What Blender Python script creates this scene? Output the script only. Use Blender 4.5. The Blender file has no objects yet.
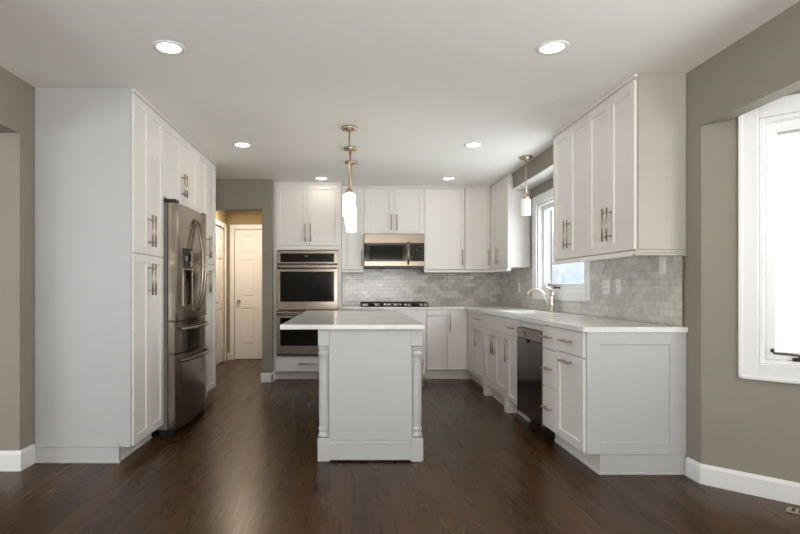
import bpy, bmesh, math, random
from mathutils import Vector, Matrix
random.seed(7)
PI = math.pi
sc = bpy.context.scene
col = sc.collection

# ------------------------------------------------------------------ camera
cam_d = bpy.data.cameras.new('camera')
cam_d.sensor_width = 36; cam_d.lens = 545 / 800 * 36
cam_d.shift_x = (400 - 351) / 800; cam_d.shift_y = (287.5 - 267) / 800
cam_d.clip_start = 0.05; cam_d.clip_end = 200
cam = bpy.data.objects.new('camera', cam_d); col.objects.link(cam)
cam.location = (0, 0, 1.139); cam.rotation_euler = (PI / 2, 0, 0)
sc.camera = cam

# ------------------------------------------------------------------ world, exposure, daylight, fill lights
w = bpy.data.worlds.new('world'); sc.world = w; w.use_nodes = True
wn = w.node_tree.nodes; wl = w.node_tree.links
bg = wn['Background']; bg.inputs['Color'].default_value = (0.93, 0.96, 1.0, 1); bg.inputs['Strength'].default_value = 2.3
sc.view_settings.view_transform = 'Standard'; sc.view_settings.look = 'None'
sc.view_settings.gamma = 1; sc.view_settings.use_curve_mapping = False
sc.view_settings.exposure = 0.27
sc.cycles.use_denoising = True
sc.cycles.max_bounces = 10; sc.cycles.diffuse_bounces = 6; sc.cycles.glossy_bounces = 5
sc.cycles.sample_clamp_indirect = 4.0
sc.cycles.caustics_reflective = False; sc.cycles.caustics_refractive = False

def area(name, loc, rot, sx, sy, power, color, spread=180):
    l = bpy.data.lights.new(name, 'AREA'); l.shape = 'RECTANGLE'; l.size = sx; l.size_y = sy
    l.energy = power; l.color = color; l.spread = math.radians(spread)
    o = bpy.data.objects.new(name, l); col.objects.link(o); o.location = loc; o.rotation_euler = rot
    return o
# added fill lights behind the camera, then daylight at the bay and sink windows
area('fill_rear', (0.65, -2.40, 1.1), (math.radians(168), 0, 0), 2.2, 1.5, 300, (1.0, 0.99, .97))  # unseen fill light, tilted up to brighten the ceiling
area('fill_rear_left', (-3.3, -2.35, 1.2), (math.radians(172), 0, 0), 2.2, 1.6, 25, (0.93, 0.96, 1.0))  # unseen fill light added to brighten the pantry side
area('daylight_bay', (2.84, 1.53, 1.35), (math.radians(122), 0, PI / 2), 1.3, 1.2, 20, (0.96, 0.98, 1.0))
area('daylight_sink', (2.16, 5.335, 1.575), (PI / 2, 0, PI / 2), 1.1, 0.85, 14, (0.90, 0.95, 1.0))
# added fill light in the unseen left room, brightens the right-hand cabinets
area('fill_left_room', (-4.9, 0.9, .95), (math.radians(90), 0, -PI / 2), 2.8, 1.3, 72, (0.90, 0.95, 1.0))

# ------------------------------------------------------------------ materials
def mat(name, color=(.8, .8, .8), rough=.5, metal=0.0, emit=None, es=1.0, coat=0.0, spec=None):
    m = bpy.data.materials.new(name); m.use_nodes = True
    b = m.node_tree.nodes['Principled BSDF']
    b.inputs['Base Color'].default_value = (*color, 1); b.inputs['Roughness'].default_value = rough
    b.inputs['Metallic'].default_value = metal; b.inputs['Coat Weight'].default_value = coat
    if spec is not None: b.inputs['Specular IOR Level'].default_value = spec
    if emit: b.inputs['Emission Color'].default_value = (*emit, 1); b.inputs['Emission Strength'].default_value = es
    return m
def nd(m, t, **kw):
    n = m.node_tree.nodes.new(t)
    for k, v in kw.items(): setattr(n, k, v)
    return n
def lk(m, a, b): m.node_tree.links.new(a, b)
def bsdf(m): return m.node_tree.nodes['Principled BSDF']
def bump_noise(m, scale, strength, dist=.002):
    tc = nd(m, 'ShaderNodeTexCoord'); n = nd(m, 'ShaderNodeTexNoise'); n.inputs['Scale'].default_value = scale; n.inputs['Detail'].default_value = 3
    bp = nd(m, 'ShaderNodeBump'); bp.inputs['Strength'].default_value = strength; bp.inputs['Distance'].default_value = dist
    lk(m, tc.outputs['Object'], n.inputs['Vector']); lk(m, n.outputs['Fac'], bp.inputs['Height']); lk(m, bp.outputs['Normal'], bsdf(m).inputs['Normal'])

M = {}
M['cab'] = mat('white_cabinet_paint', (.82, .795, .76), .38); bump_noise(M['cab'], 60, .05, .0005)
M['island'] = mat('island_and_shaded_side_paint', (.50, .50, .505), .38); bump_noise(M['island'], 60, .05, .0005)  # island tone; on cabinet side panels it is shade put into the paint
M['panel'] = mat('cabinet_side_shaded_paint', (.44, .405, .355), .4); bump_noise(M['panel'], 60, .05, .0005)  # cabinet paint darkened, shade of the wall cabinet side put into the colour
M['trim'] = mat('white_trim_paint', (.83, .83, .82), .35); bump_noise(M['trim'], 60, .04, .0005)
M['door'] = mat('door_paint', (.84, .80, .76), .4); bump_noise(M['door'], 60, .04, .0005)
M['wall'] = mat('greige_wall_paint', (.290, .262, .215), .75); bump_noise(M['wall'], 220, .12, .001)
M['hallwall'] = mat('tan_wall_paint', (.35, .262, .135), .75); bump_noise(M['hallwall'], 220, .12, .001)
M['ceil'] = mat('ceiling_paint', (.90, .885, .83), .85); bump_noise(M['ceil'], 160, .12, .001)
M['handle'] = mat('champagne_metal', (.48, .38, .28), .3, 1.0); bump_noise(M['handle'], 300, .05, .0003)
M['brass'] = mat('pendant_brushed_brass', (.60, .47, .33), .32, 1.0); bump_noise(M['brass'], 300, .05, .0003)
M['nickel'] = mat('brushed_nickel', (.66, .60, .53), .24, 1.0); bump_noise(M['nickel'], 300, .04, .0003)
M['black'] = mat('black_plastic', (.012, .012, .012), .4); bump_noise(M['black'], 200, .05, .0005)
M['glassblk'] = mat('black_oven_glass', (.006, .006, .005), .05, 0, spec=.3); bump_noise(M['glassblk'], 6, .01, .0005)
M['screen'] = mat('dark_mesh_screen', (.008, .0075, .005), .06, spec=.1); bump_noise(M['screen'], 300, .02, .0003)
M['dark'] = mat('dark_gap', (.03, .028, .026), .8); bump_noise(M['dark'], 60, .04, .0005)
M['castiron'] = mat('cast_iron', (.012, .012, .012), .55); bump_noise(M['castiron'], 250, .3, .001)
M['rubber'] = mat('bronze_crank', (.05, .035, .028), .35, .6); bump_noise(M['rubber'], 200, .1, .0005)
M['plate'] = mat('white_plastic_plate', (.82, .82, .80), .35); bump_noise(M['plate'], 80, .02, .0005)
M['basin'] = mat('white_sink_enamel', (.86, .86, .85), .15); bump_noise(M['basin'], 30, .02, .0005)
M['vent'] = mat('tan_vent_metal', (.36, .29, .23), .45, .3); bump_noise(M['vent'], 80, .05, .0005)
M['halllamp'] = mat('hall_lamp_glass', (.9, .9, .9), .5, emit=(1, .85, .65), es=5)
M['lamp'] = mat('recessed_lamp_lens', (.9, .9, .9), .5, emit=(1, .88, .75), es=23)
M['lamp_far'] = mat('recessed_lamp_lens_dim', (.9, .9, .9), .5, emit=(1, .88, .75), es=20)
M['shade'] = mat('opal_glass_lit', (.95, .95, .92), .25, emit=(1, .90, .77), es=6.5)
M['shade_off'] = mat('opal_glass_unlit_glow', (.90, .91, .89), .2, emit=(1, .95, .88), es=.12)  # faint glow put into the unlit glass
M['display'] = mat('clock_display', (.02, .05, .05), .3, emit=(.35, .8, .75), es=.1)
M['snow'] = mat('snowy_ground', (.93, .94, .96), .9); bump_noise(M['snow'], 3, .4, .05)
M['hedge'] = mat('frosted_hedge', (.42, .45, .50), .95); bump_noise(M['hedge'], 4, .8, .1)
M['eave'] = mat('beige_eave', (.50, .42, .36), .7); bump_noise(M['eave'], 30, .1, .002)

def steel(name, base, rough, horiz=True, var=.1):
    m = mat(name, base, rough, 1.0)
    tc = nd(m, 'ShaderNodeTexCoord'); mp = nd(m, 'ShaderNodeMapping')
    mp.inputs['Scale'].default_value = (2, 2, 900)
    n = nd(m, 'ShaderNodeTexNoise'); n.inputs['Scale'].default_value = 3; n.inputs['Detail'].default_value = 2
    lk(m, tc.outputs['Object'], mp.inputs['Vector']); lk(m, mp.outputs['Vector'], n.inputs['Vector'])
    r = nd(m, 'ShaderNodeMapRange'); r.inputs['To Min'].default_value = rough - var / 2; r.inputs['To Max'].default_value = rough + var / 2
    lk(m, n.outputs['Fac'], r.inputs['Value']); lk(m, r.outputs['Result'], bsdf(m).inputs['Roughness'])
    return m
M['steel'] = steel('stainless_steel', (.24, .20, .16), .2)
M['steelv'] = steel('stainless_steel_refrigerator', (.36, .305, .25), .17)
M['steeld'] = steel('stainless_steel_dark_reflection', (.07, .052, .044), .16)  # dark reflections of the room put into the base colour
M['bodygrey'] = mat('appliance_body_grey', (.20, .19, .18), .5); bump_noise(M['bodygrey'], 100, .1, .001)

# clear window glass
m = bpy.data.materials.new('window_glass'); m.use_nodes = True; M['glass'] = m
m.node_tree.nodes.remove(bsdf(m)); out = m.node_tree.nodes['Material Output']
t_ = nd(m, 'ShaderNodeBsdfTransparent'); t_.inputs[0].default_value = (.97, .98, .98, 1); g_ = nd(m, 'ShaderNodeBsdfGlossy'); g_.inputs['Roughness'].default_value = .02
fr = nd(m, 'ShaderNodeFresnel'); fr.inputs['IOR'].default_value = 1.35; mx = nd(m, 'ShaderNodeMixShader')
geo = nd(m, 'ShaderNodeNewGeometry'); ff = nd(m, 'ShaderNodeMath', operation='SUBTRACT'); ff.use_clamp = True; lk(m, fr.outputs[0], ff.inputs[0]); lk(m, geo.outputs['Backfacing'], ff.inputs[1]); lk(m, ff.outputs[0], mx.inputs[0]); lk(m, t_.outputs[0], mx.inputs[1]); lk(m, g_.outputs[0], mx.inputs[2]); lk(m, mx.outputs[0], out.inputs[0])

# white quartz
m = mat('white_quartz', (.80, .79, .77), .13, spec=.6); M['quartz'] = m
tc = nd(m, 'ShaderNodeTexCoord'); n = nd(m, 'ShaderNodeTexNoise'); n.inputs['Scale'].default_value = 5; n.inputs['Detail'].default_value = 6; n.inputs['Distortion'].default_value = 1.2
cr = nd(m, 'ShaderNodeValToRGB'); cr.color_ramp.elements[0].position = .3; cr.color_ramp.elements[0].color = (.70, .69, .665, 1); cr.color_ramp.elements[1].position = .55; cr.color_ramp.elements[1].color = (.82, .81, .79, 1)
lk(m, tc.outputs['Object'], n.inputs['Vector']); lk(m, n.outputs['Fac'], cr.inputs[0]); lk(m, cr.outputs[0], bsdf(m).inputs['Base Color'])

# hardwood floor: planks run away from the camera
m = mat('dark_oak_floor', (.05, .03, .02), .28, spec=.2); M['floor'] = m
tc = nd(m, 'ShaderNodeTexCoord'); sp = nd(m, 'ShaderNodeSeparateXYZ'); cb = nd(m, 'ShaderNodeCombineXYZ')
lk(m, tc.outputs['Object'], sp.inputs[0]); lk(m, sp.outputs['Y'], cb.inputs['X']); lk(m, sp.outputs['X'], cb.inputs['Y'])
br = nd(m, 'ShaderNodeTexBrick'); br.offset = .37; br.offset_frequency = 2; br.squash = 1
br.inputs['Color1'].default_value = (0, 0, 0, 1); br.inputs['Color2'].default_value = (1, 1, 1, 1); br.inputs['Mortar'].default_value = (.5, .5, .5, 1)
br.inputs['Scale'].default_value = 1; br.inputs['Mortar Size'].default_value = .0012; br.inputs['Mortar Smooth'].default_value = .1
br.inputs['Brick Width'].default_value = 1.15; br.inputs['Row Height'].default_value = .108; br.inputs['Bias'].default_value = 0
lk(m, cb.outputs[0], br.inputs['Vector'])
mp = nd(m, 'ShaderNodeMapping'); mp.inputs['Scale'].default_value = (30, 1.6, 1)
add = nd(m, 'ShaderNodeVectorMath', operation='ADD'); lk(m, tc.outputs['Object'], mp.inputs['Vector']); lk(m, mp.outputs[0], add.inputs[0])
sh = nd(m, 'ShaderNodeVectorMath', operation='SCALE'); sh.inputs['Scale'].default_value = 13; lk(m, br.outputs['Color'], sh.inputs[0]); lk(m, sh.outputs[0], add.inputs[1])
gn = nd(m, 'ShaderNodeTexNoise'); gn.inputs['Scale'].default_value = 1; gn.inputs['Detail'].default_value = 5; gn.inputs['Distortion'].default_value = .8; lk(m, add.outputs[0], gn.inputs['Vector'])
cr = nd(m, 'ShaderNodeValToRGB'); e = cr.color_ramp.elements
e[0].position = .0; e[0].color = (.020, .0088, .0032, 1); e[1].position = 1; e[1].color = (.085, .038, .0115, 1)
mixf = nd(m, 'ShaderNodeMath', operation='MULTIPLY_ADD'); lk(m, br.outputs['Color'], mixf.inputs[0]); mixf.inputs[1].default_value = .50
g2 = nd(m, 'ShaderNodeMath', operation='MULTIPLY'); lk(m, gn.outputs['Fac'], g2.inputs[0]); g2.inputs[1].default_value = .50; lk(m, g2.outputs[0], mixf.inputs[2])
lk(m, mixf.outputs[0], cr.inputs[0])
mm = nd(m, 'ShaderNodeMix', data_type='RGBA'); lk(m, br.outputs['Fac'], mm.inputs[0]); lk(m, cr.outputs[0], mm.inputs[6]); mm.inputs[7].default_value = (.012, .008, .006, 1)
lk(m, mm.outputs[2], bsdf(m).inputs['Base Color'])
rr = nd(m, 'ShaderNodeMapRange'); rr.inputs['To Min'].default_value = .24; rr.inputs['To Max'].default_value = .32; lk(m, gn.outputs['Fac'], rr.inputs['Value']); lk(m, rr.outputs[0], bsdf(m).inputs['Roughness'])
hs = nd(m, 'ShaderNodeMath', operation='SUBTRACT'); lk(m, gn.outputs['Fac'], hs.inputs[0]); lk(m, br.outputs['Fac'], hs.inputs[1])
bp = nd(m, 'ShaderNodeBump'); bp.inputs['Strength'].default_value = .04; bp.inputs['Distance'].default_value = .0015
lk(m, hs.outputs[0], bp.inputs['Height']); lk(m, bp.outputs[0], bsdf(m).inputs['Normal'])

bsdf(m).inputs['Specular Tint'].default_value = (1, .80, .58, 1)

# marble mosaic tiles
def mosaic(name, dark, light, rough, mortar=(.30, .29, .265)):
    m = mat(name, light, rough)
    tc = nd(m, 'ShaderNodeTexCoord'); sp = nd(m, 'ShaderNodeSeparateXYZ'); cb = nd(m, 'ShaderNodeCombineXYZ'); ad = nd(m, 'ShaderNodeMath', operation='ADD')
    lk(m, tc.outputs['Object'], sp.inputs[0]); lk(m, sp.outputs['X'], ad.inputs[0]); lk(m, sp.outputs['Y'], ad.inputs[1])
    lk(m, ad.outputs[0], cb.inputs['X']); lk(m, sp.outputs['Z'], cb.inputs['Y'])
    br = nd(m, 'ShaderNodeTexBrick'); br.offset = .5
    br.inputs['Color1'].default_value = (*dark, 1); br.inputs['Color2'].default_value = (*light, 1); br.inputs['Mortar'].default_value = (*mortar, 1)
    br.inputs['Scale'].default_value = 1; br.inputs['Mortar Size'].default_value = .0016; br.inputs['Mortar Smooth'].default_value = .2
    br.inputs['Brick Width'].default_value = .102; br.inputs['Row Height'].default_value = .05; br.inputs['Bias'].default_value = .1
    lk(m, cb.outputs[0], br.inputs['Vector'])
    n = nd(m, 'ShaderNodeTexNoise'); n.inputs['Scale'].default_value = 14; n.inputs['Detail'].default_value = 7; n.inputs['Distortion'].default_value = 1.5; lk(m, tc.outputs['Object'], n.inputs['Vector'])
    cr = nd(m, 'ShaderNodeValToRGB'); cr.color_ramp.elements[0].position = .33; cr.color_ramp.elements[0].color = (.42, .42, .40, 1); cr.color_ramp.elements[1].position = .52; cr.color_ramp.elements[1].color = (1, 1, 1, 1)
    lk(m, n.outputs['Fac'], cr.inputs[0])
    mm = nd(m, 'ShaderNodeMix', data_type='RGBA', blend_type='MULTIPLY'); mm.inputs[0].default_value = .32; lk(m, br.outputs['Color'], mm.inputs[6]); lk(m, cr.outputs[0], mm.inputs[7])
    lk(m, mm.outputs[2], bsdf(m).inputs['Base Color'])
    # each tile sits a little differently, so some catch the light
    wn_ = nd(m, 'ShaderNodeMath', operation='SUBTRACT'); wn_.inputs[0].default_value = 1; lk(m, br.outputs['Fac'], wn_.inputs[1])
    bp = nd(m, 'ShaderNodeBump'); bp.inputs['Strength'].default_value = .5; bp.inputs['Distance'].default_value = .0015; lk(m, wn_.outputs[0], bp.inputs['Height']); lk(m, bp.outputs[0], bsdf(m).inputs['Normal'])
    return m
M['mosaic'] = mosaic('grey_marble_mosaic', (.36, .335, .29), (.62, .59, .52), .17)
M['mosaic_r'] = mosaic('pale_marble_mosaic', (.54, .53, .49), (.68, .67, .63), .18, (.46, .455, .43))

# ------------------------------------------------------------------ builders
class P:
    """collects shapes and links them as ONE mesh object"""
    def __init__(s): s.bm = bmesh.new()
    def box(s, x0, x1, y0, y1, z0, z1, bev=0.0, seg=1):
        if x1 < x0: x0, x1 = x1, x0
        if y1 < y0: y0, y1 = y1, y0
        r = bmesh.ops.create_cube(s.bm, size=1)
        vs = r['verts']
        for v in vs:
            v.co = Vector(((x0 + x1) / 2 + v.co.x * (x1 - x0), (y0 + y1) / 2 + v.co.y * (y1 - y0), (z0 + z1) / 2 + v.co.z * (z1 - z0)))
        if bev > 0:
            es = list({e for v in vs for e in v.link_edges})
            bmesh.ops.bevel(s.bm, geom=es, offset=bev, segments=seg, profile=.5, affect='EDGES')
        return s
    def cyl(s, a, b, r, r2=None, n=16, smooth=True):
        a, b = Vector(a), Vector(b); d = b - a
        mtx = Matrix.Translation((a + b) / 2) @ d.to_track_quat('Z', 'Y').to_matrix().to_4x4()
        res = bmesh.ops.create_cone(s.bm, cap_ends=True, segments=n, radius1=r, radius2=r if r2 is None else r2, depth=d.length, matrix=mtx)
        if smooth:
            for f in {f for v in res['verts'] for f in v.link_faces}:
                if len(f.verts) == 4: f.smooth = True
        return s
    def lathe(s, prof, cx=0, cy=0, n=24, ring=False):
        rings = []
        for r, z in prof:
            rings.append([s.bm.verts.new((cx + r * math.cos(2 * PI * i / n), cy + r * math.sin(2 * PI * i / n), z)) for i in range(n)])
        for a, b in (list(zip(rings, rings[1:])) + ([(rings[-1], rings[0])] if ring else [])):
            if a is b: continue
            for i in range(n):
                f = s.bm.faces.new((a[i], a[(i + 1) % n], b[(i + 1) % n], b[i])); f.smooth = True
        if ring:
            return s
        s.bm.faces.new(list(reversed(rings[0]))); s.bm.faces.new(rings[-1])
        return s
    def tube(s, pts, r, n=12):
        pts = [Vector(p) for p in pts]; rings = []; up = Vector((0, 0, 1))
        rs = r if isinstance(r, (list, tuple)) else [r] * len(pts)
        prev = None
        for i, p in enumerate(pts):
            t = (pts[min(i + 1, len(pts) - 1)] - pts[max(i - 1, 0)]).normalized()
            if prev is None:
                ref = Vector((1, 0, 0)) if abs(t.x) < .8 else Vector((0, 1, 0))
                u = t.cross(ref).normalized()
            else:
                u = (prev - t * prev.dot(t)).normalized()
            prev = u; v = t.cross(u)
            rings.append([s.bm.verts.new(p + (u * math.cos(2 * PI * k / n) + v * math.sin(2 * PI * k / n)) * rs[i]) for k in range(n)])
        for a, b in zip(rings, rings[1:]):
            for i in range(n):
                f = s.bm.faces.new((a[i], a[(i + 1) % n], b[(i + 1) % n], b[i])); f.smooth = True
        s.bm.faces.new(list(reversed(rings[0]))); s.bm.faces.new(rings[-1])
        return s
    def prism(s, pts2, axis, a, b):
        """extrude a polygon along an axis"""
        def mk(p, t):
            return {'x': (t, p[0], p[1]), 'y': (p[0], t, p[1]), 'z': (p[0], p[1], t)}[axis]
        A = [s.bm.verts.new(mk(p, a)) for p in pts2]; B = [s.bm.verts.new(mk(p, b)) for p in pts2]
        n = len(pts2)
        s.bm.faces.new(A); s.bm.faces.new(list(reversed(B)))
        for i in range(n): s.bm.faces.new((A[i], A[(i + 1) % n], B[(i + 1) % n], B[i]))
        return s
    def done(s, name, m, parent=None, label=None, **props):
        bmesh.ops.recalc_face_normals(s.bm, faces=s.bm.faces)
        me = bpy.data.meshes.new(name); s.bm.to_mesh(me); s.bm.free()
        me.materials.append(M[m]); o = bpy.data.objects.new(name, me); col.objects.link(o)
        if parent: o.parent = parent
        if label: o['label'] = label
        for k, v in props.items(): o[k] = v
        return o
def root(name, loc=(0, 0, 0), rz=0, **props):
    o = bpy.data.objects.new(name, None); col.objects.link(o); o.empty_display_size = .1
    o.location = loc; o.rotation_euler = (0, 0, rz)
    for k, v in props.items(): o[k] = v
    return o
def copy_tree(o, parent=None):
    c = o.copy(); col.objects.link(c)
    if parent: c.parent = parent
    for ch in list(o.children): copy_tree(ch, c)
    return c
def struct(p, name, m, parent=None): return p.done(name, m, parent, kind='structure') if not parent else p.done(name, m, parent)

# ------------------------------------------------------------------ the setting
LX, RX, BY, H = -2.06, 2.037, 7.33, 2.44
struct(P().box(-5.2, 3.3, -2.9, 9.0, -.12, 0), 'floor', 'floor')
struct(P().box(-5.2, 3.3, -2.9, 9.0, H, H + .15), 'ceiling', 'ceil')
struct(P().box(LX - .135, LX, 3.39, 6.56, 0, H).box(LX - .135, LX, -2.5, 3.39, 2.10, H), 'wall_left', 'wall')
struct(P().box(-5.2, -5.0, -2.7, 6.56, 0, H).box(-5.0, LX - .135, 6.44, 6.56, 0, H), 'wall_dining', 'wall')
# wall with the sink window
wy0, wy1, wz0, wz1 = 4.72, 5.95, 1.105, 2.04
struct(P().box(RX, RX + .16, 3.17, wy0, 0, H).box(RX, RX + .16, wy1, 7.5, 0, H).box(RX, RX + .16, wy0, wy1, 0, wz0).box(RX, RX + .16, wy0, wy1, wz1, H), 'wall_right', 'wall')
struct(P().box(RX, RX + .095, -.03, 3.17, 2.08, H), 'wall_header', 'wall')
struct(P().box(RX, RX + .16, -2.5, -.03, 0, H), 'wall_right_rear', 'wall')
struct(P().box(-.955, RX, BY, BY + .15, 0, H), 'wall_back', 'wall')
struct(P().box(-1.07, -.955, 6.56, 8.6, 0, H).box(-2.1, -1.07, 6.56, 6.68, 2.08, H), 'wall_doorway', 'wall')
# hall walls
dy0, dy1 = 7.72, 8.40
struct(P().box(-2.1, -1.95, 6.5601, dy0, 0, 2.079).box(-2.1, -1.95, 6.681, dy0, 2.079, H).box(-2.1, -1.95, dy1, 8.6, 0, H).box(-2.1, -1.95, dy0, dy1, 2.05, H).box(-2.1, -2.01, dy0, dy1, 0, 2.05), 'wall_hall_left', 'hallwall')
hx0, hx1 = -1.84, -1.08
struct(P().box(-2.1, hx0, 8.6, 8.75, 0, H).box(hx1, -.9, 8.6, 8.75, 0, H).box(hx0, hx1, 8.6, 8.75, 2.06, H).box(hx0, hx1, 8.66, 8.75, 0, 2.06), 'wall_hall_end', 'hallwall')
# unseen rear wall; its glazing is made up to go with the fill lights
struct(P().box(-5.0, -4.4, -2.65, -2.5, 0, H).box(-2.2, -.45, -2.65, -2.5, 0, H).box(-4.4, -2.2, -2.65, -2.5, 2.0, H).box(-4.4, -2.2, -2.65, -2.5, 0, .25).box(1.75, RX + .16, -2.65, -2.5, 0, H).box(-.45, 1.75, -2.65, -2.5, 2.0, H).box(-.45, 1.75, -2.65, -2.5, 0, .25), 'unseen_wall_rear', 'wall')
# bay: angled wall, outer wall, angled wall
BL = 1.20
def angled(name, loc, rz, a0, a1, z0, z1):
    r = struct(P().box(0, a0, 0, .15, 0, H).box(a1, BL, 0, .15, 0, H).box(a0, a1, 0, .15, 0, z0).box(a0, a1, 0, .15, z1, H), name, 'wall')
    r.location = loc; r.rotation_euler = (0, 0, rz); return r
angled('wall_bay_back', (RX, 3.17, 0), -PI / 4, .272, 1.0, .725, 2.06)
k = BL * math.sqrt(.5)
angled('wall_bay_front', (RX + k, 3.17 - k - 1.50 - 0.0, 0), -3 * PI / 4, .2, .93, .725, 2.06)
bx = RX + k; by1 = 3.17 - k; by0 = by1 - 1.5
struct(P().box(bx, bx + .15, by0, by0 + .15, 0, H).box(bx, bx + .15, by1 - .15, by1, 0, H).box(bx, bx + .15, by0 + .15, by1 - .15, 0, .725).box(bx, bx + .15, by0 + .15, by1 - .15, 2.06, H), 'wall_bay_outer', 'wall')

# soffit over the sink
so = struct(P().box(1.84, RX, 4.665, 6.185, 2.262, H), 'wall_soffit', 'wall')
struct(P().box(1.838, RX - .0005, 4.667, 6.183, 2.25, 2.2615, .002), 'trim_1', 'trim')

# baseboards
def base_prof(h=.115, t=.014): return [(0, 0), (t, 0), (t, h - .02), (t * .45, h - .004), (t * .35, h), (0, h)]
def baseboard(name, x0, y0, x1, y1, h=.115):
    """runs from (x0,y0) to (x1,y1); the board stands to the LEFT of that direction"""
    a = Vector((x0, y0)); b = Vector((x1, y1)); L = (b - a).length; ang = math.atan2(y1 - y0, x1 - x0)
    o = struct(P().prism([(-0.0 + p[0], p[1]) for p in base_prof(h)], 'x', 0, L), name, 'trim')
    o.location = (x0, y0, 0); o.rotation_euler = (0, 0, ang); return o
baseboard('baseboard_left', LX, 3.3905, LX, 3.53, .125)        # left of +y is -x: mirrored below
bpy.data.objects['baseboard_left'].scale.y = -1
b = baseboard('baseboard_jamb', -2.19, 3.39, LX + .014, 3.39, .125); b.scale.y = -1
b = baseboard('baseboard_right', RX, 3.17 - .006, RX, 3.297, .115)
b = baseboard('baseboard_bay', RX - .002, 3.17 - .012, RX + k, 3.17 - k, .115); b.scale.y = -1
b.location = (RX, 3.17, 0)
b = baseboard('baseboard_doorway', -1.084, 6.56, -.941, 6.56, .11); b.scale.y = -1
b = baseboard('baseboard_doorway_side', -1.07, 6.56, -1.07, 8.58, .11)
b = baseboard('baseboard_doorway_end', -.955, 6.546, -.955, 6.79, .11); b.scale.y = -1
b = baseboard('baseboard_hall_end', -1.948, 8.6, -1.915, 8.6, .11); b.scale.y = -1
b = baseboard('baseboard_hall_left', -1.95, 6.69, -1.95, dy0 - .1, .11); b.scale.y = -1

# ------------------------------------------------------------------ windows
def window(name, loc, rz, W, z0, z1, sash=.05, crank=None, double=False):
    r = root(name, loc, rz, kind='structure')
    c = .09; t = -.02
    P().box(-c, 0, t, -.0005, z0 - c, z1 + c, .004).box(W, W + c, t, -.0005, z0 - c, z1 + c, .004).box(0, W, t, -.0005, z1, z1 + c, .004).box(0, W, t, -.0005, z0 - c, z0, .004) \
       .box(-c, -c + .02, t - .008, t, z0 - c, z1 + c, .003).box(W + c - .02, W + c, t - .008, t, z0 - c, z1 + c, .003).box(-c, W + c, t - .008, t, z1 + c - .02, z1 + c, .003).box(-c, W + c, t - .008, t, z0 - c, z0 - c + .02, .003).done('window_casing', 'trim', r)
    f = .022
    P().box(0, f, 0, .13, z0, z1, .002).box(W - f, W, 0, .13, z0, z1, .002).box(f, W - f, 0, .13, z1 - f, z1, .002).box(f, W - f, 0, .13, z0, z0 + f, .002).done('window_frame', 'trim', r)
    halves = [(f, W / 2 - .012), (W / 2 + .012, W - f)] if double else [(f, W - f)]
    if double: P().box(W / 2 - .012, W / 2 + .012, .02, .13, z0 + f, z1 - f, .002).done('mullion', 'trim', r)
    for a, b in halves:
        s = sash
        P().box(a, a + s, .05, .095, z0 + f, z1 - f, .004).box(b - s, b, .05, .095, z0 + f, z1 - f, .004).box(a + s, b - s, .05, .095, z1 - f - s, z1 - f, .004).box(a + s, b - s, .05, .095, z0 + f, z0 + f + s, .004).done('sash', 'trim', r)
        P().box(a + s - .005, b - s + .005, .07, .076, z0 + f + s - .005, z1 - f - s + .005).done('pane', 'glass', r)
    if crank is not None:
        for cx in crank:
            zz = z0 + f
            P().box(cx - .01, cx + .11, .012, .045, zz + .0005, zz + .018, .004).tube([(cx + .02, .03, zz + .014), (cx + .018, .022, zz + .032), (cx - .02, .012, zz + .036), (cx - .085, .004, zz + .038), (cx - .092, .002, zz + .05)], .006).cyl((cx - .092, .002, zz + .045), (cx - .092, .002, zz + .062), .009).done('crank_handle', 'rubber', r, label='dark bronze crank handle')
    return r
window('window_1', (RX, wy1, 0), -PI / 2, wy1 - wy0, wz0, wz1, crank=(.42,))
window('window_2', (RX + .272 * .70711, 3.17 - .272 * .70711, 0), -PI / 4, .728, .725, 2.06, sash=.045, crank=(.15,))
window('window_3', (bx, by1 - .15, 0), -PI / 2, 1.2, .725, 2.06, double=True)
window('window_4', (RX + k - .2 * .70711, by0 - .2 * .70711, 0), -3 * PI / 4, .73, .725, 2.06)
window('added_rear_window_1', (1.75, -2.5, 0), PI, 2.2, .25, 2.0, double=True)  # unseen rear window, added along with its fill light
window('added_rear_window_2', (-2.2, -2.5, 0), PI, 2.2, .25, 2.0, double=True)  # unseen rear window, added to let light onto the pantry side

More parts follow.
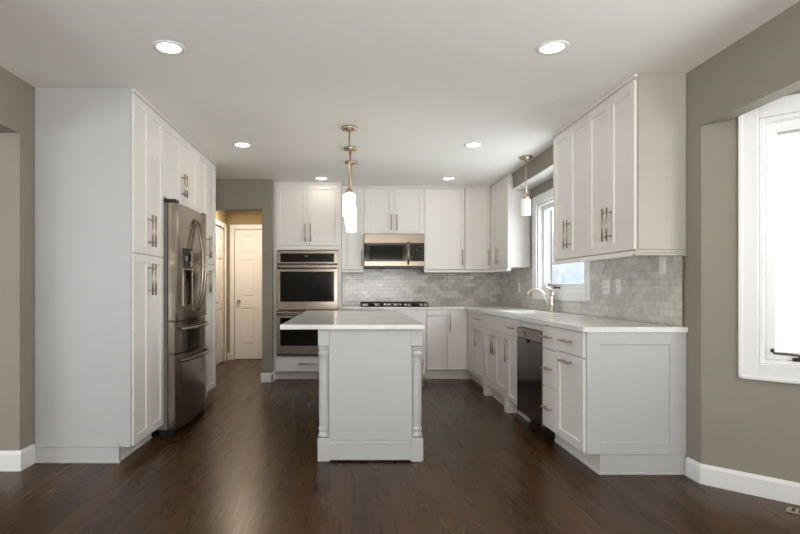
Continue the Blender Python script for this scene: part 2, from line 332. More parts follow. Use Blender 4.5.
# ------------------------------------------------------------------ doors of the hall
def panel_door(name, loc, rz, W, Ht, knob_side, hinges=False, lever=False):
    r = root(name, loc, rz, kind='structure')
    c = .07
    P().box(-c, 0, -.018, -.0005, 0, Ht + c, .004).box(W, W + c, -.018, -.0005, 0, Ht + c, .004).box(0, W, -.018, -.0005, Ht, Ht + c, .004).done('door_casing', 'trim', r)
    g = .004; y0, y1 = .012, .05; p = P(); st = .11; mid = W / 2
    zs = [.01, .23, .82, .98, 1.58, 1.66, Ht - .115, Ht - g]
    p.box(g, st, y0, y1, .01, Ht - g).box(W - st, W - g, y0, y1, .01, Ht - g)
    p.box(mid - .045, mid + .045, y0, y1, .01, Ht - g)
    for a, b in ((zs[0], zs[1]), (zs[2], zs[3]), (zs[4], zs[5]), (zs[6], zs[7])):
        p.box(st, mid - .045, y0, y1, a, b).box(mid + .045, W - st, y0, y1, a, b)
    for xa, xb in ((st, mid - .045), (mid + .045, W - st)):
        for a, b in ((zs[1], zs[2]), (zs[3], zs[4]), (zs[5], zs[6])):
            p.box(xa, xb, y0 + .012, y1 - .01, a, b); p.box(xa + .025, xb - .025, y0 + .003, y1 - .012, a + .025, b - .025, .008)
    leaf = p.done('door_leaf', 'door', r)
    kx = .065 if knob_side < 0 else W - .065
    kp = P().cyl((kx, y0, .92), (kx, y0 - .012, .92), .028)
    if lever: kp.cyl((kx, y0 - .01, .92), (kx, y0 - .045, .92), .01).tube([(kx, y0 - .045, .92), (kx + .05, y0 - .048, .92), (kx + .11, y0 - .045, .915)], .008)
    else: kp.cyl((kx, y0 - .01, .92), (kx, y0 - .035, .92), .01).cyl((kx, y0 - .03, .92), (kx, y0 - .055, .92), .026, .022)
    kp.done('door_knob', 'nickel', r)
    if hinges:
        for z in (.25, 1.05, 1.82): P().box(W - .01, W + .006, y0 - .014, y0 + .001, z - .045, z + .045, .002).done('hinge', 'nickel', r)
    return r
panel_door('door_1', (hx0, 8.6, 0), 0, hx1 - hx0, 2.06, -1)
panel_door('door_2', (-1.95, dy0, 0), PI / 2, dy1 - dy0, 2.05, -1, hinges=True, lever=True)

# ------------------------------------------------------------------ outside
struct(P().box(-30, 60, -40, 60, -.6, -.5), 'ground_outside', 'snow')
hb = bmesh.new()
p = P()
for i in range(70):
    x = 9 + random.random() * 2.5; y = 19 + i * .3; rr_ = .8 + random.random() * .7
    res = bmesh.ops.create_icosphere(p.bm, subdivisions=2, radius=rr_, matrix=Matrix.Translation((x, y, .2 + random.random() * 1.9)) @ Matrix.Diagonal((1, 1, 1.3, 1)))
    for v in res['verts']: v.co += Vector((random.uniform(-.12, .12), random.uniform(-.12, .12), random.uniform(-.12, .12)))
p.done('hedge', 'hedge', kind='stuff', label='frosted blue grey hedge seen through the sink window', category='hedge')
e = P().box(-.3, BL + .3, .152, .75, 2.12, 2.28).done('trim_2', 'eave', kind='structure'); e.location = (RX, 3.17, 0); e.rotation_euler = (0, 0, -PI / 4)

# ------------------------------------------------------------------ cabinet pieces (local frame: x across, front faces -y at y=0, body behind)
TH = .019
def shaker(x0, x1, z0, z1, fw=.058, parent=None, name='door', m='cab', y=0.0, label=None):
    g = .0015; x0 += g; x1 -= g; z0 += g; z1 -= g; y0 = y - TH
    fw = min(fw, (x1 - x0) * .3, (z1 - z0) * .32)
    p = P()
    p.box(x0, x0 + fw, y0, y - .0005, z0, z1, .0018).box(x1 - fw, x1, y0, y - .0005, z0, z1, .0018)
    p.box(x0 + fw - .001, x1 - fw + .001, y0, y - .0005, z1 - fw, z1, .0018).box(x0 + fw - .001, x1 - fw + .001, y0, y - .0005, z0, z0 + fw, .0018)
    p.box(x0 + fw - .003, x1 - fw + .003, y - .010, y - .002, z0 + fw - .003, z1 - fw + .003)
    return p.done(name, m, parent, label)
def slab(x0, x1, z0, z1, parent=None, name='drawer', m='cab', y=0.0):
    g = .0015
    return P().box(x0 + g, x1 - g, y - TH, y - .0005, z0 + g, z1 - g, .0025, 2).done(name, m, parent)
def pull(parent, x, z, L=.20, vert=True, y=-TH, name='handle'):
    so_ = .032; p = P(); r = .006
    if vert:
        p.cyl((x, y - so_, z - L / 2), (x, y - so_, z + L / 2), r, n=12)
        for s in (-1, 1): p.cyl((x, y, z + s * L * .36), (x, y - so_, z + s * L * .36), .005, n=10)
    else:
        p.cyl((x - L / 2, y - so_, z), (x + L / 2, y - so_, z), r, n=12)
        for s in (-1, 1): p.cyl((x + s * L * .36, y, z), (x + s * L * .36, y - so_, z), .005, n=10)
    return p.done(name, 'handle', parent)
def toe(parent, x0, x1, rec=.075, h=.10, D=.5, m='cab'):
    return P().box(x0, x1, rec, rec + .016, .0005, h - .001).box(x0, x1, rec - .006, rec, .0005, .018, .002).done('toe_kick', m, parent)
def carcass(parent, W, D, z0, z1, m='cab'):
    return P().box(.0008, W - .0008, .0, D, z0, z1, .001).done('body', m, parent)

CT = .868     # top of base cabinets
def base_unit(loc, rz, W, label, D=.605, group='white base cabinets', bodytop=None, tx=0):
    r = root('base_cabinet', loc, rz, label=label, category='cabinet', group=group)
    carcass(r, W, D, .125, bodytop or CT); toe(r, .0, W + tx, h=.125)
    return r
def wall_unit(loc, rz, W, z0, z1, label, D=.303, rail=True, group='white wall cabinets', flareL=0, flareR=0):
    r = root('wall_cabinet', loc, rz, label=label, category='cabinet', group=group)
    carcass(r, W, D, z0, z1)
    P().box(.0008, W - .0008, -.004, .03, z1 + .0005, H - .001, .001).box(-flareL, W + flareR, -TH - .006, -.004, z1 + .012, H - .001, .002).done('crown_trim', 'cab', r)
    if rail:
        prof = [(.02, z0 - .001), (-.002, z0 - .001), (-.02, z0 - .008), (-.03, z0 - .03), (-.03, z0 - .038), (.02, z0 - .038)]
        P().prism(prof, 'x', .0008 - flareL, W - .0008 + flareR).done('light_rail', 'cab', r)
    return r

# ---- left wall: pantry, over-fridge, far pantry. facing +x -> rz = 90deg, local x = +Y
FX = -1.437
LZ = 1.366
def pantry(loc, W, label, side_panel):
    r = root('pantry_cabinet', loc, PI / 2, label=label, category='cabinet', group='tall pantry cabinets beside the refrigerator')
    D = abs(LX - FX) - .002
    carcass(r, W, D, .10, 2.41)
    P().box(.0008, W - .0008, 0, .03, 2.4105, H - .001, .001).box(0.0, W, -TH - .004, 0, 2.4225, H - .001, .002).done('crown_trim', 'cab', r)
    toe(r, .0, W)
    if side_panel:
        P().box(-.016, 0, -.004, D, .10, H - .001, .0015).box(-.030, -.016, .066, D, .0005, .10, .002).box(-.026, -.016, .066, D, .10, .125, .004).box(-.036, -.030, .060, D, .0005, .018, .003).box(-.016, 0, .068, D, .0005, .0995).done('side_panel', 'island', r)  # side panel takes the darker paint, its shade put into the colour
    h = W / 2
    for i, (a, b) in enumerate(((0, h), (h, W))):
        hx = b - .03 if i == 0 else a + .03
        d = shaker(a, b, LZ + .001, 2.408, parent=r); pull(d, hx, LZ + .17, .22)
        d = shaker(a, b, .102, LZ - .001, parent=r); pull(d, hx, LZ - .17, .22)
    return r
pantry((FX, 3.56, 0), .565, 'tall white pantry cabinet with a broad plain side panel, nearest to the grey opening', True)
pantry((FX, 5.045, 0), .675, 'tall white pantry cabinet on the hallway side of the refrigerator', False)
r = root('wall_cabinet', (FX, 4.128, 0), PI / 2, label='white two-door cabinet mounted above the refrigerator', category='cabinet')
carcass(r, .914, .62, 1.826, 2.41); P().box(.0008, .913, 0, .03, 2.4105, H - .001, .001).box(0, .914, -TH - .004, 0, 2.4225, H - .001, .002).done('crown_trim', 'cab', r)
for i in range(2):
    d = shaker(i * .457, (i + 1) * .457, 1.826, 2.408, parent=r); pull(d, .457 + (-.03 if i == 0 else .03), 1.99, .19)

# ---- refrigerator
fr_ = root('refrigerator', (-1.306, 4.15, 0), PI / 2, label='large stainless steel refrigerator with curved handles and an ice dispenser', category='refrigerator')
FW = .885
P().box(.004, FW - .004, .095, .72, .05, 1.79, .004).done('body', 'bodygrey', fr_)
P().box(.02, FW - .02, .10, .16, .0005, .05).box(.0, .05, .05, .10, .0005, .05, .01).box(FW - .05, FW, .05, .10, .0005, .05, .01).done('base_grille', 'black', fr_)
P().box(.01, .09, .03, .13, 1.791, 1.815, .004).done('hinge_cover', 'black', fr_); P().box(FW - .09, FW - .01, .03, .13, 1.791, 1.815, .004).done('hinge_cover', 'black', fr_)
def curved_front(x0, x1, z0, z1, name, cut=None):
    """door slab whose face bows gently over the full refrigerator width"""
    p = P(); bm = p.bm; n = 14; y_back = .085
    def yf(x): t = (x - FW / 2) / (FW / 2); return .022 * t * t + (.012 * max(0, (abs(t) - .93) / .07) ** 2)
    pts = [(x0 + (x1 - x0) * i / n) for i in range(n + 1)]
    poly = [(x, yf(x)) for x in pts] + [(x1, y_back), (x0, y_back)]
    def blk(xa, xb, za, zb):
        xs = [xa + (xb - xa) * i / 8 for i in range(9)]
        p.prism([(x, yf(x)) for x in xs] + [(xb, y_back), (xa, y_back)], 'z', za, zb)
    if cut:
        a, b, c, d = cut
        blk(x0, a, z0, z1); blk(b, x1, z0, z1); blk(a, b, z0, c); blk(a, b, d, z1)
        p.box(a, b, .075, y_back, c, d)
    else: blk(x0, x1, z0, z1)
    return p.done(name, 'steelv', fr_)
d1 = curved_front(0, FW / 2 - .002, .885, 1.785, 'door', cut=(.12, .355, .98, 1.45))
d2 = curved_front(FW / 2 + .002, FW, .885, 1.785, 'door')
dr1 = curved_front(0, FW, .635, .875, 'drawer'); dr2 = curved_front(0, FW, .055, .625, 'drawer')
dp = P().box(.125, .35, .008, .074, 1.30, 1.445, .003).done('dispenser', 'glassblk', d1, label='black glass dispenser display')
P().box(.125, .35, .004, .074, 1.275, 1.297, .003).box(.123, .128, .006, .07, .985, 1.275, .001).box(.347, .352, .006, .07, .985, 1.275, .001).box(.125, .35, .004, .074, .982, 1.0, .003).done('dispenser_trim', 'steel', d1)
P().box(.13, .345, .066, .0745, 1.002, 1.274).box(.20, .27, .03, .066, 1.18, 1.27, .01).done('dispenser_recess', 'black', d1)
P().box(.17, .24, .0068, .0082, 1.35, 1.39).done('dispenser_screen', 'display', d1)
def bow_handle(parent, a, b, horizontal, c, bulge=.062, y=.004, label=None):
    pts = []; n = 18
    for i in range(n + 1):
        t = i / n; u = a + (b - a) * t; q = y - .012 - bulge * math.sin(PI * min(1, max(0, t))) ** .7
        pts.append((u, q, c) if horizontal else (c, q, u))
    first = list(pts[0]); last = list(pts[-1]); first[1] = y + .012; last[1] = y + .012
    P().tube([tuple(first)] + pts + [tuple(last)], .0125, 12).done('handle', 'steel', parent)
bow_handle(d1, .95, 1.70, False, FW / 2 - .045); bow_handle(d2, .95, 1.70, False, FW / 2 + .045)
bow_handle(dr1, .09, FW - .05, True, .815, .045, .012); bow_handle(dr2, .09, FW - .05, True, .57, .045, .012)

# ---- back wall: oven cabinet at y = 6.72 facing -y
OY = 6.72
oc = root('oven_cabinet', (-.937, OY, 0), 0, label='tall white cabinet that holds the double oven', category='cabinet')
OW = .814; OD = BY - OY - .002
P().box(0, .018, 0, OD, .10, H - .031, .001).box(OW - .018, OW, 0, OD, .10, H - .031, .001).box(.018, OW - .018, OD - .01, OD, .10, H - .031).box(.018, OW - .018, 0, OD - .01, 1.60, H - .031).box(.018, OW - .018, 0, OD - .01, .10, .298) \
   .box(.018, .026, -.002, .02, .298, 1.60).box(OW - .043, OW - .018, -.002, .02, .298, 1.60).box(-.017, 0, .0, .08, .0, H - .001).done('body', 'cab', oc)
P().box(-.0, OW, -.004, .03, H - .0305, H - .001).done('crown_trim', 'cab', oc)
toe(oc, 0, OW)
for i in range(2):
    d = shaker(.01 + i * .397, .01 + (i + 1) * .397, 1.655, 2.405, parent=oc); pull(d, .407 + (-.032 if i == 0 else .032), 1.81, .22)
P().box(.01, OW - .01, -TH, -.0005, 1.605, 1.652, .002).done('rail', 'cab', oc)
d = slab(.01, OW - .01, .105, .295, parent=oc); pull(d, .407, .205, .22, vert=False)

ov = root('double_wall_oven', (-.912, OY, 0), 0, label='stainless steel double wall oven with black glass windows', category='oven')
VW = .752
P().box(.006, VW - .006, .0205, .55, .305, 1.595).done('body', 'bodygrey', ov)
P().box(0, VW, -.022, .0, .302, 1.592, .002).done('face_frame', 'steel', ov)
cp = P().box(0, VW, -.034, -.0225, 1.435, 1.590, .003).done('control_panel', 'steel', ov)
P().box(.045, VW - .045, -.0375, -.0345, 1.452, 1.558, .002).done('control_glass', 'glassblk', cp, label='black glass control strip')
P().box(.345, .385, -.0382, -.0376, 1.518, 1.53).done('clock', 'display', cp)
P().box(.005, VW - .005, -.03, -.0225, 1.415, 1.434).done('vent_gap', 'black', ov)
def oven_door(z0, z1, wz0_, wz1_):
    d = P().box(0, VW, -.05, -.0225, z0, z1, .004).done('door', 'steel', ov)
    P().box(.045, VW - .045, -.0535, -.0505, wz0_, wz1_, .002).done('window', 'glassblk', d, label='black glass oven window')
    hz = z1 - .036; p = P(); n = 16
    pts = [(.02 + (VW - .04) * i / n, -.075 - .018 * math.sin(PI * i / n) ** .6, hz) for i in range(n + 1)]
    p.tube([(.02, -.05, hz)] + pts + [(VW - .02, -.05, hz)], .013, 12).done('handle', 'steel', d)
    return d
oven_door(.865, 1.412, .965, 1.335)
P().box(.005, VW - .005, -.03, -.0225, .848, .8645).done('vent_gap', 'black', ov)
oven_door(.322, .846, .425, .77)
P().box(.005, VW - .005, -.045, -.0225, .303, .3215).done('base_vent', 'black', ov)

# ---- back wall base cabinets
b1 = base_unit((-.121, OY, 0), 0, .270, 'narrow white base cabinet between the oven tower and the cooktop drawers')
d = slab(0, .27, .715, CT - .004, parent=b1); pull(d, .135, .79, .12, vert=False)
d = shaker(0, .27, .127, .712, parent=b1); pull(d, .235, .60, .2)
b2 = base_unit((.151, OY, 0), 0, .779, 'wide white drawer base beneath the black gas cooktop')
for a, b in ((.70, CT - .004), (.392, .698), (.127, .390)):
    d = slab(0, .779, a, b, parent=b2); pull(d, .39, (b - .045) if b < .8 else .79, .3, vert=False)
b3 = base_unit((.932, OY, 0), 0, .248, 'narrow white base cabinet with a slim drawer slot on top, beside the cooktop drawers')
slab(0, .248, .80, CT - .004, parent=b3)
shaker(0, .248, .127, .797, parent=b3, fw=.012)
b4 = base_unit((1.182, OY, 0), 0, .250, 'white base cabinet in the inner corner with one tall plain door and a vertical pull')
d = shaker(0, .250, .127, CT - .004, parent=b4, fw=.012); pull(d, .035, .72, .22)

# ---- right run, front at x=1.42 facing -x: rz=-90, local x = -Y
GX = 1.435; GD = RX - GX - .002
def runit(yfar, W, label, **kw): return base_unit((GX, yfar, 0), -PI / 2, W, label, D=GD, **kw)
c0 = root('base_cabinet', (GX, OY - .001, 0), -PI / 2, label='blind white corner cabinet where the back and window runs meet', category='cabinet', group='white base cabinets')
P().box(0, .465, .0, GD, .125, CT, .001).done('body', 'cab', c0); toe(c0, -.076, .465, h=.125).name = 'toe_kick'; P().box(-.092, -.0765, .0, .090, .0005, .124).box(-.0765, -.0705, .0, .068, .0005, .018, .002).done('toe_return', 'cab', c0)
c1 = runit(6.253, .450, 'white base cabinet with a top drawer between the blind corner and the sink cabinet')
d = shaker(0, .45, .715, CT - .004, parent=c1, fw=.03, name='drawer'); pull(d, .22, .785, .18, vert=False)
d = shaker(0, .45, .127, .712, parent=c1); pull(d, .16, .58, .20)
# sink cabinet on feet
c2 = root('base_cabinet', (GX, 5.802, 0), -PI / 2, label='white two-door sink cabinet standing on square feet below the window', category='cabinet', group='white base cabinets')
SW = .870
P().box(.001, SW - .001, 0, GD, .125, .66, .001).box(.001, SW - .001, 0, .03, .66, CT).box(.001, .018, .03, GD, .66, CT).box(SW - .018, SW - .001, .03, GD, .66, CT).done('body', 'cab', c2)
P().box(.001, SW - .001, -TH, -.0005, .715, CT - .004, .0025).done('false_front', 'cab', c2)
for i in range(2):
    d = shaker(.03 + i * .405, .03 + (i + 1) * .405, .160, .712, parent=c2); pull(d, .435 + (-.035 if i == 0 else .035), .58, .20)
P().box(0, .03, -TH, -.0005, .160, .712, .0015).box(SW - .03, SW, -TH, -.0005, .160, .712, .0015).box(0, SW, -TH, -.0005, .125, .159, .0015).done('face_frame', 'cab', c2)
for xa in (0, SW - .075): P().box(xa, xa + .075, -TH - .004, .07, .0005, .1245, .004).box(xa - .004 if xa else xa, xa + .075, -TH - .01, -TH - .004, .0005, .125, .003).done('foot', 'cab', c2)
P().box(.075, SW - .075, .05, .066, .0005, .1245).box(.075, SW - .075, .04, .05, .0005, .018, .003).done('toe_kick', 'cab', c2)
c3 = runit(4.931, .302, 'slim white base cabinet between the sink cabinet and the dishwasher')
d = shaker(0, .302, .715, CT - .004, parent=c3, fw=.03, name='drawer'); pull(d, .15, .785, .17, vert=False)
d = shaker(0, .302, .127, .712, parent=c3, fw=.05); pull(d, .03, .58, .22)
# dishwasher
dw = root('dishwasher', (GX, 4.627, 0), -PI / 2, label='stainless dishwasher with dark reflections in its colour and a lighter steel control strip', category='dishwasher')
P().box(.006, .587, 0, .56, .10, .806, .002).done('body', 'bodygrey', dw)
dd = P().box(.003, .590, -.024, -.0005, .105, .722, .004, 2).done('door', 'steeld', dw)
P().box(.003, .590, -.026, -.0005, .7235, .808, .004, 2).done('control_strip', 'steel', dw, label='light steel control strip')
P().box(.001, .0028, -.025, -.001, .105, .806).done('edge_trim', 'steel', dw); P().box(.5905, .593, -.025, -.001, .105, .806).done('edge_trim', 'steel', dw)
P().box(.20, .235, -.0275, -.0262, .755, .785, .0003).box(.20, .235, -.0275, -.0262, .742, .75, .0003).done('badge', 'black', dw)
P().cyl((.27, -.0242, .712), (.27, -.034, .712), .018).done('latch', 'black', dw)
P().box(.02, .58, .09, .11, .0005, .0995).done('toe_panel', 'black', dw)
ft = P().box(.001, .594, -.004, .02, .812, CT - .001, .001).done('filler_strip', 'cab'); ft.location = (GX, 4.627, 0); ft.rotation_euler = (0, 0, -PI / 2)
ft['label'] = 'narrow white filler strip between the dishwasher and the countertop'; ft['category'] = 'trim strip'
c4 = runit(4.031, .267, 'narrow white base cabinet with three stacked drawers beside the dishwasher')
for a, b, hz in ((.695, CT - .004, .785), (.418, .693, .56), (.127, .416, .275)):
    d = slab(0, .267, a, b, parent=c4); pull(d, .134, hz, .15, vert=False)
c5 = runit(3.763, .440, 'white base cabinet that ends the window run, with a large framed end panel')
d = slab(0, .44, .708, CT - .004, parent=c5); pull(d, .2, .79, .17, vert=False)
d = shaker(0, .44, .127, .705, parent=c5); pull(d, .2, .655, .17, vert=False)
# end panel of the run (part of the last cabinet): local x from .44 outwards
ep = P(); ex = .44
ep.box(ex, ex + .010, -.0, GD, .125, CT, .001)
f1 = .075
ep.box(ex + .010, ex + .018, -.004, f1, .125, CT, .0015).box(ex + .010, ex + .018, GD - .10, GD, .125, CT, .0015).box(ex + .010, ex + .018, f1, GD - .10, CT - .075, CT, .0015).box(ex + .010, ex + .018, f1, GD - .10, .125, .2, .0015)
ep.done('end_panel', 'island', c5)  # same cabinet, darker paint: shade put into the end panel's colour
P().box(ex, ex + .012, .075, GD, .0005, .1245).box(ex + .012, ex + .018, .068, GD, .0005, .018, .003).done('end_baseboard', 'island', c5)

# ---- wall cabinets on the back wall (front y = 7.0)
WY = 7.0; WD = BY - WY - .002; UZ = 1.37; UT = 2.41
WDr = RX - 1.748 - .002
u = wall_unit((-.121, WY, 0), 0, .286, UZ, UT, 'narrow white wall cabinet between the oven tower and the microwave', D=WD)
P().box(.001, .07, -.012, -.0005, UZ, UT, .001).done('filler', 'cab', u); d = shaker(.072, .286, UZ, UT - .003, parent=u, fw=.045); pull(d, .26, UZ + .15, .2)
u = wall_unit((.166, WY, 0), 0, .770, 1.825, UT, 'short white two-door cabinet above the microwave', D=WD, rail=False)
for i in range(2):
    d = shaker(i * .385, (i + 1) * .385, 1.826, UT - .003, parent=u); pull(d, .385 + (-.035 if i == 0 else .035), 1.97, .2)
u = wall_unit((.937, WY, 0), 0, .523, UZ, UT, 'white single-door wall cabinet just past the microwave', D=WD)
d = shaker(0, .515, UZ, UT - .003, parent=u, fw=.045); pull(d, .488, UZ + .15, .2)
u = wall_unit((1.461, WY, 0), 0, .587, UZ, UT, 'white wall cabinet filling the corner of the back wall', D=WD)
d = shaker(.003, .327, UZ, UT - .003, parent=u, fw=.045); pull(d, .295, UZ + .15, .2)
u = wall_unit((1.805, 6.998, 0), -PI / 2, .79, UZ, UT, 'white wall cabinet between the back corner and the sink window', D=RX - 1.805 - .002)
d = shaker(.04, .79, UZ, UT - .003, parent=u); pull(d, .40, UZ + .15, .2)
for i, (ya, lab) in enumerate(((4.66, 'white two-door wall cabinet beside the sink window'), (3.98, 'white two-door wall cabinet at the end of the run, with its plain side showing'))):
    Wd = .678 if i == 0 else .655
    u = wall_unit((1.748, ya, 0), -PI / 2, Wd, UZ, UT, lab, D=WDr, flareR=.0 if i == 0 else .012, flareL=.0)
    for j in range(2):
        d = shaker(j * Wd / 2, (j + 1) * Wd / 2, UZ, UT - .003, parent=u); pull(d, Wd / 2 + (-.032 if j == 0 else .032), UZ + .19, .22)
    if i == 1:
        P().box(Wd, Wd + .016, -.002, WDr, UZ, H - .001, .0015).box(Wd, Wd + .026, -.03, WDr, UZ - .038, UZ - .022, .003).box(Wd, Wd + .02, -.02, WDr, UZ - .022, UZ - .001, .003).done('side_panel', 'panel', u)  # side in the darkened cabinet paint, shade put into its colour

# ---- backsplash
P().box(-.120, RX - .010, BY - .009, BY - .0005, .9005, UZ - .042).box(.168, .935, BY - .009, BY - .0005, UZ - .042, 1.43).done('backsplash', 'mosaic', label='grey marble mosaic backsplash behind the cooktop', category='backsplash')
P().box(RX - .009, RX - .0005, 3.335, 4.629, .9005, UZ + .0).box(RX - .009, RX - .0005, 4.629, 6.041, .9005, 1.012).box(RX - .009, RX - .0005, 6.041, BY - .010, .9005, UZ - .0).done('backsplash', 'mosaic_r', label='pale marble mosaic backsplash running below the sink window', category='backsplash')
P().box(RX - .011, RX - .0005, 3.325, 3.335, .9005, UZ - .04).done('trim_3', 'handle', kind='structure')

# ---- countertops
cz0, cz1 = .8685, .8995
cf = 1.402; sy0, sy1, sx0, sx1 = 4.99, 5.72, 1.53, 1.93
cb_ = 6.692
ct = P(); o_ = .0012
ct.box(-.119, cf, cb_, BY - .001, cz0, cz1)
ct.box(cf, RX - .001, sy1, BY - .001, cz0, cz1).box(cf, RX - .001, 3.292, sy0, cz0, cz1).box(cf, sx0, sy0, sy1, cz0, cz1).box(sx1, RX - .001, sy0, sy1, cz0, cz1)
bmesh.ops.remove_doubles(ct.bm, verts=ct.bm.verts, dist=.0001)
ct.done('countertop', 'quartz', label='white quartz countertop running from the oven tower around the corner past the sink', category='countertop')
# sink
sk = root('kitchen_sink', (1.73, 5.355, 0), 0, label='white undermount sink set in the countertop below the window', category='sink')
p = P(); z1 = cz0 - .001; z0 = .69; a = .212; b = .377; t = .012
p.box(-a, -a + t, -b, b, z0, z1, .003).box(a - t, a, -b, b, z0, z1, .003).box(-a + t, a - t, -b, -b + t, z0, z1).box(-a + t, a - t, b - t, b, z0, z1).box(-a + t, a - t, -b + t, b - t, z0, z0 + t)
p.done('basin', 'basin', sk)
P().cyl((0, 0, z0 + t), (0, 0, z0 + t + .003), .045).done('drain', 'nickel', sk)
# faucet
fc = root('faucet', (1.965, 5.33, cz1), 0, label='brushed nickel faucet with an arched spout in front of the sink window', category='faucet')
P().lathe([(.030, .0005), (.030, .008), (.024, .014), (.024, .10), (.027, .13), (.026, .17), (.018, .188), (.004, .192)]).done('faucet_body', 'nickel', fc)
pts = []
for i in range(15):
    t = i / 14; ang = t * 2.45
    pts.append((-.018 - .085 * (1 - math.cos(ang)) * 1.18, 0, .08 + .15 * math.sin(ang) ** .9 if i else .06))
pts = [(-.01, 0, .05), (-.05, 0, .12), (-.075, 0, .165), (-.10, 0, .197), (-.135, 0, .218), (-.17, 0, .222), (-.205, 0, .208), (-.23, 0, .186), (-.236, 0, .175)]
P().tube(pts, [.017, .016, .0155, .015, .0145, .0145, .015, .016, .0165], 14).done('spout', 'nickel', fc)
P().tube([(0, 0, .178), (-.02, -.01, .215), (-.055, -.03, .240), (-.085, -.045, .244)], [.013, .010, .008, .0075], 12).done('lever', 'nickel', fc)

# ---- cooktop
ck = root('gas_cooktop', (.545, 6.99, cz1), 0, label='black gas cooktop with cast iron grates set in the back countertop', category='cooktop')
P().box(-.425, .425, -.255, .255, .0005, .010, .003).done('glass_top', 'glassblk', ck)
for gx in (-.28, 0, .28):
    g = P(); hw = .132; hd = .20 if gx else .14; off = 0 if gx else .055
    for yy in (-hd, hd): g.box(gx - hw, gx + hw, off + yy - .006, off + yy + .006, .038, .052, .002)
    for xx in (-hw, hw): g.box(gx + xx - .006, gx + xx + .006, off - hd, off + hd, .038, .052, .002)
    for xx in (-.06, 0, .06): g.box(gx + xx - .005, gx + xx + .005, off - hd, off + hd, .040, .054, .002)
    g.box(gx - hw, gx + hw, off - .005, off + .005, .040, .054, .002)
    for xx in (-hw, hw):
        for yy in (-hd, hd): g.box(gx + xx - .008, gx + xx + .008, off + yy - .008, off + yy + .008, .0105, .040)
    g.done('grate', 'castiron', ck)
    for yy in ((-.11, .11) if gx else (.055,)):
        P().cyl((gx, yy, .0105), (gx, yy, .028), .045, .038, 20).done('burner', 'castiron', ck)
for i in range(5):
    x = -.13 + i * .065
    P().cyl((x, -.205, .0105), (x, -.205, .036), .021, .018, 18).box(x - .003, x + .003, -.226, -.184, .036, .042, .001).done('knob', 'nickel', ck, label='silver control knob')

# ---- microwave
mw = root('microwave_oven', (.168, 6.925, 1.384), 0, label='stainless steel microwave mounted under the short cabinet above the cooktop', category='microwave')
MW, MH = .766, .438
P().box(0, MW, .032, BY - 6.925 - .012, .012, MH, .003).done('body', 'bodygrey', mw)
P().box(0, MW, .0, .0315, .318, MH, .004).box(.02, MW - .02, -.002, .0, .398, .402).done('top_band', 'steel', mw)
md = P().box(0, .555, .0, .0315, .027, .3165, .004).done('door', 'steel', mw)
P().box(.0, .540, -.003, -.0005, .088, .3165, .001).done('window', 'glassblk', md, label='black glass microwave window')
P().box(.06, .49, -.0042, -.0032, .112, .292).done('mesh_screen', 'screen', md)
P().box(.557, MW, .0, .0315, .027, .3165, .004).done('control_panel', 'steel', mw)
cpn = P().box(.578, MW - .001, -.003, -.0005, .088, .3165, .001).done('keypad', 'glassblk', mw, label='black glass keypad')
b_ = P()
for iy in range(6):
    for ix in range(3): b_.box(.615 + ix * .045, .638 + ix * .045, -.0042, -.0032, .105 + iy * .028, .118 + iy * .028)
b_.done('buttons', 'dark', mw)
P().tube([(.560, .0, .06), (.560, -.03, .075), (.560, -.042, .14), (.560, -.044, .19), (.560, -.042, .24), (.560, -.03, .31), (.560, .0, .33)], .0125, 12).done('handle', 'steel', md)
P().box(.01, MW - .01, .01, .38, .0, .0115).box(.02, .26, .03, .2, -.006, .0).box(MW - .26, MW - .02, .03, .2, -.006, .0).done('underside_vent', 'black', mw)

# ---- island
il = root('kitchen_island', (.1265, 3.56, 0), 0, label='white kitchen island with turned corner posts and a flat end panel', category='island')
hw = .3415; IL = 2.02
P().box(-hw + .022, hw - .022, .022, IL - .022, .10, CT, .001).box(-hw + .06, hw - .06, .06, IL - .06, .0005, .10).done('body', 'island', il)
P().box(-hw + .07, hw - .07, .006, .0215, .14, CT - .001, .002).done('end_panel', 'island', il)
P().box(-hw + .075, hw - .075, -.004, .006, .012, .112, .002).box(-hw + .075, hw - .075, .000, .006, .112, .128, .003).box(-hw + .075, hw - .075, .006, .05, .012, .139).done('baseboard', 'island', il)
def post(x, y):
    s = .038; p = P()
    p.box(x - s, x + s, y - s, y + s, .755, CT - .0005, .003)
    p.lathe([(.028, .754), (.037, .748), (.037, .738), (.030, .730), (.030, .722), (.038, .712), (.039, .700), (.033, .690), (.030, .675), (.032, .60), (.034, .45), (.034, .30), (.031, .232), (.030, .226), (.037, .216), (.037, .206), (.029, .198), (.029, .188), (.038, .176), (.038, .162), (.030, .156)], x, y, 28)
    # the post's shaft is squared behind, where it meets the cabinet
    p.box(x - .041, x + .041, y - .041, y + .041, .0005, .155, .004)
    p.box(x - .030, x + .030, y - .020, y + .030, .155, .755, .004)
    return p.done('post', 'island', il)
for px_ in (-hw + .037, hw - .037):
    for py_ in (.037, IL - .037): post(px_, py_)
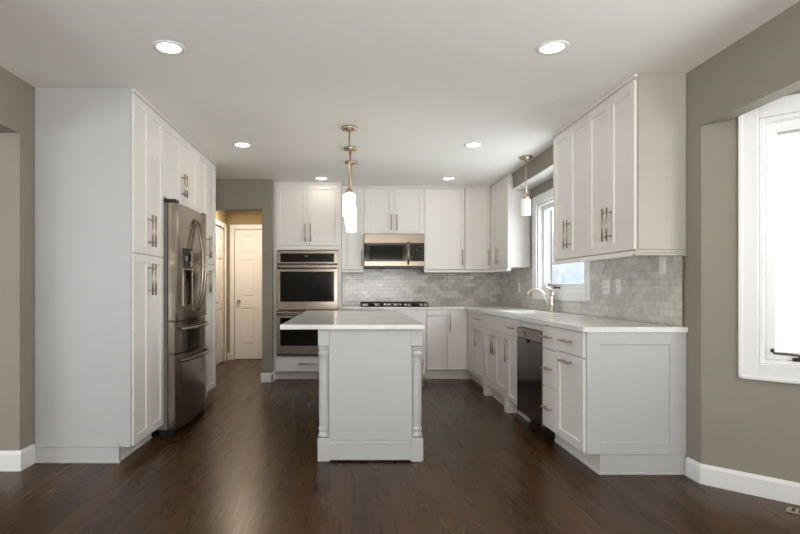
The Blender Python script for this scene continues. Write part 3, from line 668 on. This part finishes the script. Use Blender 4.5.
# doors and drawers on the range side of the island
for i in range(3):
    xr = hw - .022; L = (IL - .16) / 3; a = .08 + i * L
    pd = P(); g = .002
    pd.box(xr, xr + .010, a + g, a + L - g, .135, .70, .001)
    for (ya, yb, za, zb) in ((a + g, a + .058, .135, .70), (a + L - .058, a + L - g, .135, .70), (a + .058, a + L - .058, .135, .193), (a + .058, a + L - .058, .642, .70)): pd.box(xr + .010, xr + .017, ya, yb, za, zb, .0015)
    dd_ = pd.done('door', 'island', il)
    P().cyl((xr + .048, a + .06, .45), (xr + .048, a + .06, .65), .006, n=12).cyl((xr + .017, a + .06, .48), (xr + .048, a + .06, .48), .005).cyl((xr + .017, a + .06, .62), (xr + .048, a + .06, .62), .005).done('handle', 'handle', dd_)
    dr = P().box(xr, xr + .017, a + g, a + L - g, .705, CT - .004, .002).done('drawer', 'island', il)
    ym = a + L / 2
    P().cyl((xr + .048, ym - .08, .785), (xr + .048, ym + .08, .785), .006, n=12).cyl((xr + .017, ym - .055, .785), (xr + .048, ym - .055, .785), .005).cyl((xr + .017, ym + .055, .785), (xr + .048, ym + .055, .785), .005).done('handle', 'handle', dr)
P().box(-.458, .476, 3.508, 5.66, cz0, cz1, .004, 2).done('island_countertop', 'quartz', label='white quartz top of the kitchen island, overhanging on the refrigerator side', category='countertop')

# ------------------------------------------------------------------ lamps
def pendant(x, y, label, lit, first=None, grp=None):
    r = root('pendant_lamp', (x, y, H), 0, label=label, category='pendant lamp')
    if grp: r['group'] = grp
    P().lathe([(.062, -.0005), (.064, -.006), (.062, -.022), (.02, -.026), (.010, -.034)], n=32).done('canopy', 'brass', r)
    top = -.538 if lit else -.415
    P().cyl((0, 0, -.03), (0, 0, top + .045), .006, n=12).done('rod', 'brass', r)
    P().lathe([(.018, top - .005), (.030, top), (.030, top + .02), (.012, top + .045), (.006, top + .05)]).done('socket', 'brass', r)
    hR, hh = (.050, .182) if lit else (.047, .165)
    P().lathe([(hR - .006, top - .008 - hh + .004), (hR, top - .012 - hh + .010), (hR, top - .012), (hR - .006, top - .006), (.02, top - .0055)], n=32).done('lamp_shade', 'shade' if lit else 'shade_off', r)
    return r
pendant(-.014, 4.43, 'lit opal glass pendant on a brass rod, over the middle of the island', True, grp='pendants over the island')
pendant(-.004, 5.08, 'lit opal glass pendant partly hidden behind the nearest one over the island', True, grp='pendants over the island')
pendant(.002, 5.64, 'lit opal glass pendant furthest back over the island, nearest the cooktop', True, grp='pendants over the island')
pendant(1.74, 5.42, 'unlit opal glass pendant hanging beside the soffit above the sink', False)

def downlight(x, y, label, lens='lamp'):
    r = root('recessed_light', (x, y, H), 0, label=label, category='ceiling light', group='recessed ceiling lights')
    P().lathe([(.061, -.0030), (.072, -.0005), (.086, -.0005), (.086, -.003), (.082, -.006), (.070, -.007), (.061, -.0055)], n=40, ring=True).done('trim_ring', 'trim', r)
    P().cyl((0, 0, -.0036), (0, 0, -.0005), .070, n=40).done('lens', lens, r)
    return r
downlight(-.985, 2.95, 'large recessed ceiling light nearest the tall pantry panel')
downlight(1.09, 2.95, 'large recessed ceiling light nearest the bay window')
downlight(-.99, 4.96, 'recessed ceiling light in front of the refrigerator')
downlight(1.115, 4.96, 'recessed ceiling light between the island and the sink pendant')
downlight(-.352, 6.49, 'small recessed ceiling light in front of the oven tower', 'lamp_far')
downlight(1.165, 6.49, 'small recessed ceiling light in front of the back wall cabinets', 'lamp_far')
# hallway fixture (lights the tan hall)
hl = root('hall_light', (-1.55, 7.65, H), 0, label='round flush ceiling light of the hallway behind the doorway header', category='ceiling light')
P().lathe([(.05, -.09), (.12, -.075), (.15, -.03), (.15, -.0005)], n=32).done('lamp_shade', 'halllamp', hl)
l = bpy.data.lights.new('hall_bulb', 'AREA'); l.shape = 'DISK'; l.size = .25; l.energy = 17; l.color = (1, .86, .68)
lo = bpy.data.objects.new('hall_bulb', l); col.objects.link(lo); lo.parent = hl; lo.location = (0, 0, -.10)

# ------------------------------------------------------------------ outlets, switch, vent
def plate(y, z, wid, kind, label, x=RX - .009, ht=.115):
    nm = 'light_switch' if kind == 'switch' else 'wall_outlet'
    r = root(nm, (x, y, z), -PI / 2, label=label, category='switch' if kind == 'switch' else 'outlet')
    P().box(-wid / 2, wid / 2, -.006, -.0005, -ht / 2, ht / 2, .002).done('cover_plate', 'plate', r)
    for gx in ((-.023, .023) if wid > .1 else (0,)):
        p = P().box(gx - .016, gx + .016, -.009, -.006, -.033, .033, .002)
        p.done('rocker' if kind == 'switch' else 'socket', 'plate', r)
        if kind != 'switch':
            q = P()
            for zz in (-.018, .018): q.box(gx - .007, gx - .004, -.0095, -.009, zz - .005, zz + .005).box(gx + .004, gx + .007, -.0095, -.009, zz - .005, zz + .005)
            q.done('slots', 'dark', r)
    return r
plate(3.545, 1.285, .075, 'switch', 'white wall switch plate directly under the end of the wall cabinets')
plate(4.325, 1.145, .118, 'outlet', 'wide white double outlet on the marble backsplash beside the window casing')
plate(4.13, 1.145, .072, 'outlet', 'single white outlet on the marble backsplash next to the wide one')
plate(6.55, 1.14, .072, 'outlet', 'single white outlet on the backsplash between the faucet and the back corner')
fv = root('floor_vent', (2.27, 2.76, 0), -PI / 4, label='small tan floor vent by the bay baseboard', category='vent')
P().box(-.05, .20, -.04, .04, .0005, .006, .002).done('grille_frame', 'vent', fv)
q = P()
for i in range(8): q.box(-.03 + i * .028, -.016 + i * .028, -.026, .026, .006, .0066)
q.done('slots', 'dark', fv)
